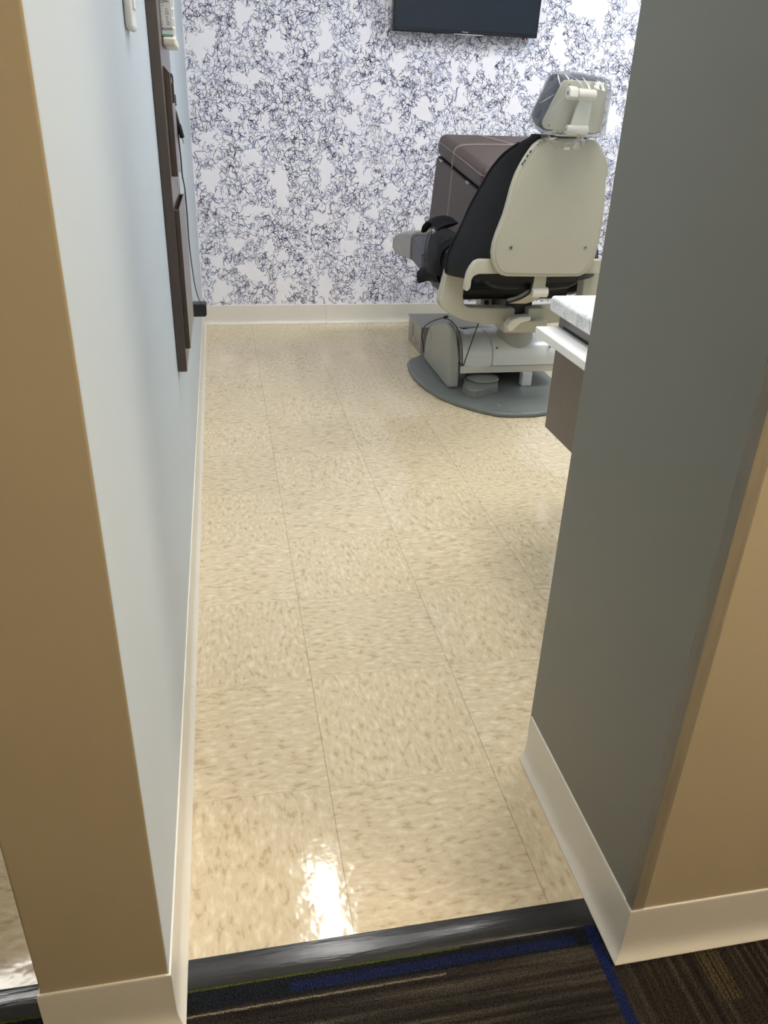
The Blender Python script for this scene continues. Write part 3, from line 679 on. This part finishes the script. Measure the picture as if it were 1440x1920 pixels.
# clear film sleeve over the headrest, gathered below it
rings = []
low = [Vector((p_.x, p_.y, p_.z)) for p_ in hc_pts]
def infl(p_, s, add): return hctr+(p_-hctr)*s+add
for d, s in ((.124, .80), (.118, .93), (.100, 1.02), (.055, 1.06), (0, 1.055), (-.03, .98), (-.062, .80)):
    rings.append([infl(p_, s, hn*d) for p_ in hc_pts])
bm = loft(rings, caps=True)
bmesh.ops.subdivide_edges(bm, edges=bm.edges[:], cuts=2, use_grid_fill=True)
noise_push(bm, .009, 13, 3)
obj('clear_sleeve', bm, M['film'], ch, sharp=20)
slv = bpy.data.objects['clear_sleeve']
for pth, r_ in (([(.906,1.588,1.194),(.908,1.578,1.178),(.917,1.575,1.158)], .0016), ([(.930,1.590,1.194),(.938,1.578,1.182),(.946,1.575,1.172)], .0020), ([(.962,1.582,1.184),(.975,1.572,1.172),(.990,1.570,1.154)], .0013), ([(.985,1.582,1.187),(1.002,1.572,1.168),(1.020,1.570,1.146)], .0016),
               ([(.886,1.66,1.112),(.900,1.63,1.126),(.914,1.612,1.139)], .0011), ([(.898,1.628,1.080),(.918,1.598,1.108),(.937,1.580,1.137)], .0009), ([(.885,1.625,1.036),(.93,1.618,1.024),(.99,1.615,1.022),(1.05,1.617,1.024),(1.095,1.622,1.034)], .0014), ([(1.095,1.60,1.06),(1.092,1.59,1.12),(1.084,1.58,1.165)], .0009)):
    obj('film_crease_glint', tube(pth, lambda f_, r_=r_: r_*(.25+math.sin(math.pi*f_)), 6), M['crease_glint'], slv)  # highlight streaks on the sleeve folds, drawn as white tubes
rings = []
for z, hw, yc_, ry in ((1.036, .100, 1.655, .030), (1.024, .086, 1.660, .026), (1.014, .090, 1.664, .030), (1.004, .084, 1.668, .026), (.992, .074, 1.668, .024), (.980, .060, 1.670, .022)):
    rings.append([Vector((CX+.006+hw*math.cos(a), yc_+ry*math.sin(a), z+.012*math.cos(a)**2+.003*math.sin(9*a))) for a in [2*math.pi*k/72 for k in range(72)]])
bm = loft(rings, caps=False)
noise_push(bm, .006, 45, 9); noise_push(bm, .003, 110, 2)
obj('sleeve_hem', bm, M['film'], ch, sharp=20)
for pth in ([(.925,1.640,1.012),(.945,1.638,1.004),(.965,1.637,1.008)], [(.985,1.637,.998),(1.005,1.636,1.004),(1.025,1.637,.999)], [(1.035,1.638,1.004),(1.055,1.639,1.013)]):
    obj('film_crease_glint', tube(pth, .0011, 6), M['crease_glint'], bpy.data.objects['sleeve_hem'])  # white tubes standing for glints on the gathered hem

# thin cord on the chair base
tag(obj('control_cord', tube([(.772,2.52,.06),(.764,2.51,.10),(.752,2.50,.14),(.749,2.45,.195),(.757,2.37,.238),(.769,2.25,.2835),(.778,2.19,.297),(.790,2.14,.296),(.806,2.088,.268),(.822,2.080,.207),(.831,2.078,.127),(.842,2.072,.165),(.858,2.06,.24),(.875,2.05,.312)], .0022, 8), M['matte']), 'thin black cord looped over the grey pivot cover of the chair base', 'cord')
tag(obj('cord_clip', T4(box(-.012, .012, -.005, .005, -.004, .004, .0015), Matrix.Translation((.776, 2.195, .3035)) @ Matrix.Rotation(.6, 4, 'Z')), M['black']), 'small black clip on the cord over the pivot cover', 'clip')

# foot control on the floor plate
fo = [(.833,2.061),(.836,1.998),(.846,1.983),(.865,1.972),(.890,1.984),(.965,2.026),(.985,2.042),(1.012,2.130),(1.012,2.160),(1.005,2.23),(.893,2.227),(.864,2.154)]
cxy = Vector((.925, 2.09))
def fr_(z, s): return [Vector((cxy.x+(x-cxy.x)*s, cxy.y+(y-cxy.y)*s, z)) for x, y in fo]
t = thing('foot_control', 'grey foot pedal resting on the chair floor plate under the housing', 'foot pedal', (.925, 2.09, .0205))
obj('base', loft([fr_(.0205, 1), fr_(.046, .985), fr_(.049, .96), fr_(.0535, .74)]), M['pedal'], t, sharp=20)
obj('pedal_disc', loft([[Vector((.935+r*math.cos(a), 2.11+r*.9*math.sin(a), z)) for a in [2*math.pi*k/28 for k in range(28)]] for r, z in ((.066,.0538),(.07,.058),(.066,.065),(.045,.070),(.02,.0715))]), M['pedal'], t, sharp=30)

# junction box on the floor behind the chair base
t = thing('junction_box', 'grey metal utility box on the floor behind the chair base', 'utility box', (1.05, 2.8, 0))
obj('body', box(.795, 1.34, 2.685, 2.955, 0, .128, .003), M['zinc'], t)
obj('lid', box(.790, 1.345, 2.68, 2.96, .1285, .1345, .002), M['stone'], t)
obj('knockout', bevel(loft([[Vector((x, 2.86+.026*math.cos(a), .078+.034*math.sin(a))) for a in [2*math.pi*k/24 for k in range(24)]] for x in (.7944, .796)]), 0), M['steel'], t)
for (y0, y1, z0, z1) in ((2.885,2.895,.010,.05),(2.80,2.808,.005,.055),(2.775,2.782,.005,.04),(2.72,2.726,.01,.06),(2.745,2.765,.03,.036)): obj('slot_mark', box(.7944, .796, y0, y1, z0, z1), M['steel'], t)
obj('top_gap', box(.86, 1.34, 2.6795, 2.6835, .100, .126), M['dark_hole'], t)

# ------------------------------------------------------------------ brown ottoman on the seat
ot = thing('storage_ottoman', 'brown stitched faux leather storage cube tipped on the dental chair seat', 'ottoman', (1.02, 2.45, .55))
P0 = Vector((.805, 2.62, .992)); P1 = Vector((.862, 2.10, .890))        # far and near ends of its upper left edge
ey = (P0-P1).normalized(); Lo = (P0-P1).length
ex = Vector((0,0,1)).cross(ey)*-1; ex = (ex-ex.dot(ey)*ey).normalized(); ez = ex.cross(ey).normalized()
if ez.z < 0: ez = -ez
OM = Matrix(((ex.x,ey.x,ez.x,P1.x),(ex.y,ey.y,ez.y,P1.y),(ex.z,ey.z,ez.z,P1.z),(0,0,0,1)))     # local: x right, y away, z up; origin at the near upper left corner
Wd, Hh, Ld = .45, .392, .092
def dome(bm, amt):
    for v in bm.verts:
        if v.co.z > -.02: v.co.z += amt*max(0, math.sin(math.pi*min(max(v.co.x/Wd,0),1)))*max(0, math.sin(math.pi*min(max(v.co.y/Lo,0),1)))
def gridbox(x0,x1,y0,y1,z0,z1,cuts,bev):
    bm = add_box(mk(), x0,x1,y0,y1,z0,z1); bevel(bm, bev, 3)
    return bm
bm = gridbox(0, Wd, 0, Lo, -Ld, 0, 8, .030); dome(bm, .005)
lid = obj('lid', T4(bm, OM), M['leather'], ot, sharp=45)
obj('body', T4(gridbox(.004, Wd-.004, .004, Lo-.004, -Hh, -Ld-.005, 8, .008), OM), M['leather'], ot, sharp=45)
obj('lid_gap', T4(box(.010, Wd-.010, .010, Lo-.010, -Ld-.0052, -Ld+.0002), OM), M['gap'], ot)
def seam(pts, r=.0011, dx=0): return T4(tube(pts, r, 6, sub=4), OM)
e = .0006
obj('edge_stitching', seam([(.20, -e, -.031), (.035, -e, -.031), (.008, .008, -.031), (-e, .035, -.031), (-e, .2, -.030), (-e, Lo-.03, -.031)]), M['thread'], lid)
bm = mk()
yi, xi = Lo*.60, .055
for k in (0, .010):
    r_ = [(-e, yi+k, -Ld+.004), (-e, yi+k, -.032), (.0085, yi+k, -.0085), (.030, yi+k, .0014)]
    add_tube(bm, r_, .0010, 6, sub=4)
    add_tube(bm, [(.030, yi+k, .0014), (.05, yi+k+.008, .0016), (.10, yi+k+.012, .003), (.2, yi+k+.014, .0042), (.34, yi+k+.014, .0036), (Wd-.02, yi+k+.014, .0012)], .0010, 6, sub=4)
bmesh.ops.transform(bm, matrix=OM, verts=bm.verts)
obj('double_stitching', bm, M['thread'], lid)
bm = mk()
for k in (0, .011): add_tube(bm, [(.16+k, Lo-.02, .0016), (.25+k, Lo*.72, .0034), (.31+k, Lo*.5, .0036), (.33+k, Lo*.3, .003)], .0010, 6, sub=4)
bmesh.ops.transform(bm, matrix=OM, verts=bm.verts)
obj('curved_stitching', bm, M['thread'], lid)
bm = mk()
for k in (0, .010): add_tube(bm, [(.0035, yi+k, -Ld-.008), (.0035, yi+k-.01, -.25), (.0035, yi+k-.02, -Hh+.012)], .0010, 6, sub=4)
bmesh.ops.transform(bm, matrix=OM, verts=bm.verts)
obj('side_stitching', bm, M['thread'], ot)
for yy in (Lo*.86, Lo*.27): obj('hinge_clip', T4(box(-.002, .008, yy-.018, yy+.018, -Ld-.0062, -Ld+.0012, .001), OM), M['chrome'], ot)

# ------------------------------------------------------------------ fabric pouch with cords over the seat edge
t = thing('drawstring_pouch', 'black fabric pouch with thin cords slung over the near edge of the chair seat', 'pouch', (.71, 2.15, .48))
def blob(c, r, amp, f, seed, flat=1, n=3):
    bm = mk(); bmesh.ops.create_icosphere(bm, subdivisions=n, radius=1)
    for v in bm.verts: v.co = Vector((v.co.x*r[0], v.co.y*r[1], v.co.z*r[2]))
    noise_push(bm, amp, f, seed)
    bmesh.ops.translate(bm, vec=c, verts=bm.verts); return bm
def ribbon(path, w, th, wdir):
    """folded cloth band along a path"""
    P = smooth_path(path, 8); rings = []
    wd = Vector(wdir).normalized()
    for i, p_ in enumerate(P):
        d = (P[min(i+1,len(P)-1)]-P[max(i-1,0)]).normalized(); nrm = d.cross(wd).normalized(); f_ = i/(len(P)-1)
        ww = w(f_) if callable(w) else w
        rings.append([p_+wd*ww*math.cos(a)+nrm*th*math.sin(a) for a in [2*math.pi*k/12 for k in range(12)]])
    return loft(rings)
bd = obj('body', noise_push(ribbon([(.86,2.12,.535),(.80,2.12,.590),(.745,2.12,.640),(.705,2.12,.610),(.690,2.11,.560),(.688,2.10,.505)], lambda f: .125-.03*f, .022, (0,1,0)), .010, 14, 4), M['fabric'], t, sharp=60)
obj('upper_flap', noise_push(ribbon([(.76,2.20,.665),(.735,2.28,.684),(.715,2.33,.662),(.704,2.36,.628)], lambda f: .05*(1-.75*f)+.004, .008, (1,.3,.3)), .004, 25, 2), M['fabric'], t, sharp=60)
obj('lower_flap', noise_push(ribbon([(.694,2.05,.515),(.680,2.10,.508),(.664,2.15,.492),(.648,2.185,.470)], lambda f: .042*(1-.45*f)+.003, .011, (0,.5,1)), .005, 25, 6), M['fabric'], t, sharp=60)
for pth in ([(.725,2.28,.672),(.694,2.25,.600),(.682,2.22,.545),(.668,2.15,.505)], [(.720,2.26,.668),(.688,2.17,.600),(.682,2.12,.550),(.676,2.09,.515)], [(.72,2.02,.645),(.69,2.08,.600),(.684,2.16,.560),(.676,2.20,.525)]):
    obj('cord', tube([(x-.007, y, z) for x, y, z in pth], .0024, 6), M['matte'], t)

# ------------------------------------------------------------------ wall-hung cabinet with worktop and pull-out shelf
t = thing('wall_cabinet', 'dark brown cabinet with a white pull-out shelf beside the charcoal wall', 'cabinet', (1.0, .48, .30))
obj('carcass', box(.731, 1.30, .0212, .934, .30, .6195, .0015), M['wood'], t)
sh_ = obj('pull_out_shelf', box(.668, .95, .07, .936, .562, .5855, .0035, 3), M['white'], t)
obj('shelf_slot', box(.7303, .74, .08, .90, .586, .593), M['dark_hole'], t)
tag(obj('countertop', bevel(add_box(mk(), .708, 1.33, .0212, .957, .6198, .662), .010, 4), M['marble']), 'pale marbled worktop with rounded edge on the dark brown cabinet', 'countertop')

# ------------------------------------------------------------------ camera, world, view
cam = bpy.data.cameras.new('camera'); co = bpy.data.objects.new('camera', cam); COL.objects.link(co); SC.camera = co
yaw, pit, rol = .2063768664350034, .47788824848924366, .03726227003094027
f = Vector((math.sin(yaw)*math.cos(pit), math.cos(yaw)*math.cos(pit), -math.sin(pit))); r = Vector((math.cos(yaw), -math.sin(yaw), 0)); u = r.cross(f)
r2 = math.cos(rol)*r+math.sin(rol)*u; u2 = -math.sin(rol)*r+math.cos(rol)*u
co.matrix_world = Matrix(((r2.x,u2.x,-f.x,-.133204),(r2.y,u2.y,-f.y,-1.025006),(r2.z,u2.z,-f.z,1.094370),(0,0,0,1)))
cam.sensor_fit = 'VERTICAL'; cam.sensor_height = 36; cam.lens = 1477.444*36/1920; cam.clip_start = .02; cam.clip_end = 60
w = bpy.data.worlds.new('world'); SC.world = w; w.use_nodes = True
w.node_tree.nodes['Background'].inputs[0].default_value = (.9, .93, 1, 1); w.node_tree.nodes['Background'].inputs[1].default_value = .02
SC.view_settings.view_transform = 'Standard'; SC.view_settings.look = 'None'; SC.view_settings.gamma = 1; SC.view_settings.use_curve_mapping = False
SC.view_settings.exposure = EXPOSURE
SC.cycles.use_denoising = True
SC.cycles.max_bounces = 10; SC.cycles.diffuse_bounces = 5; SC.cycles.transparent_max_bounces = 24
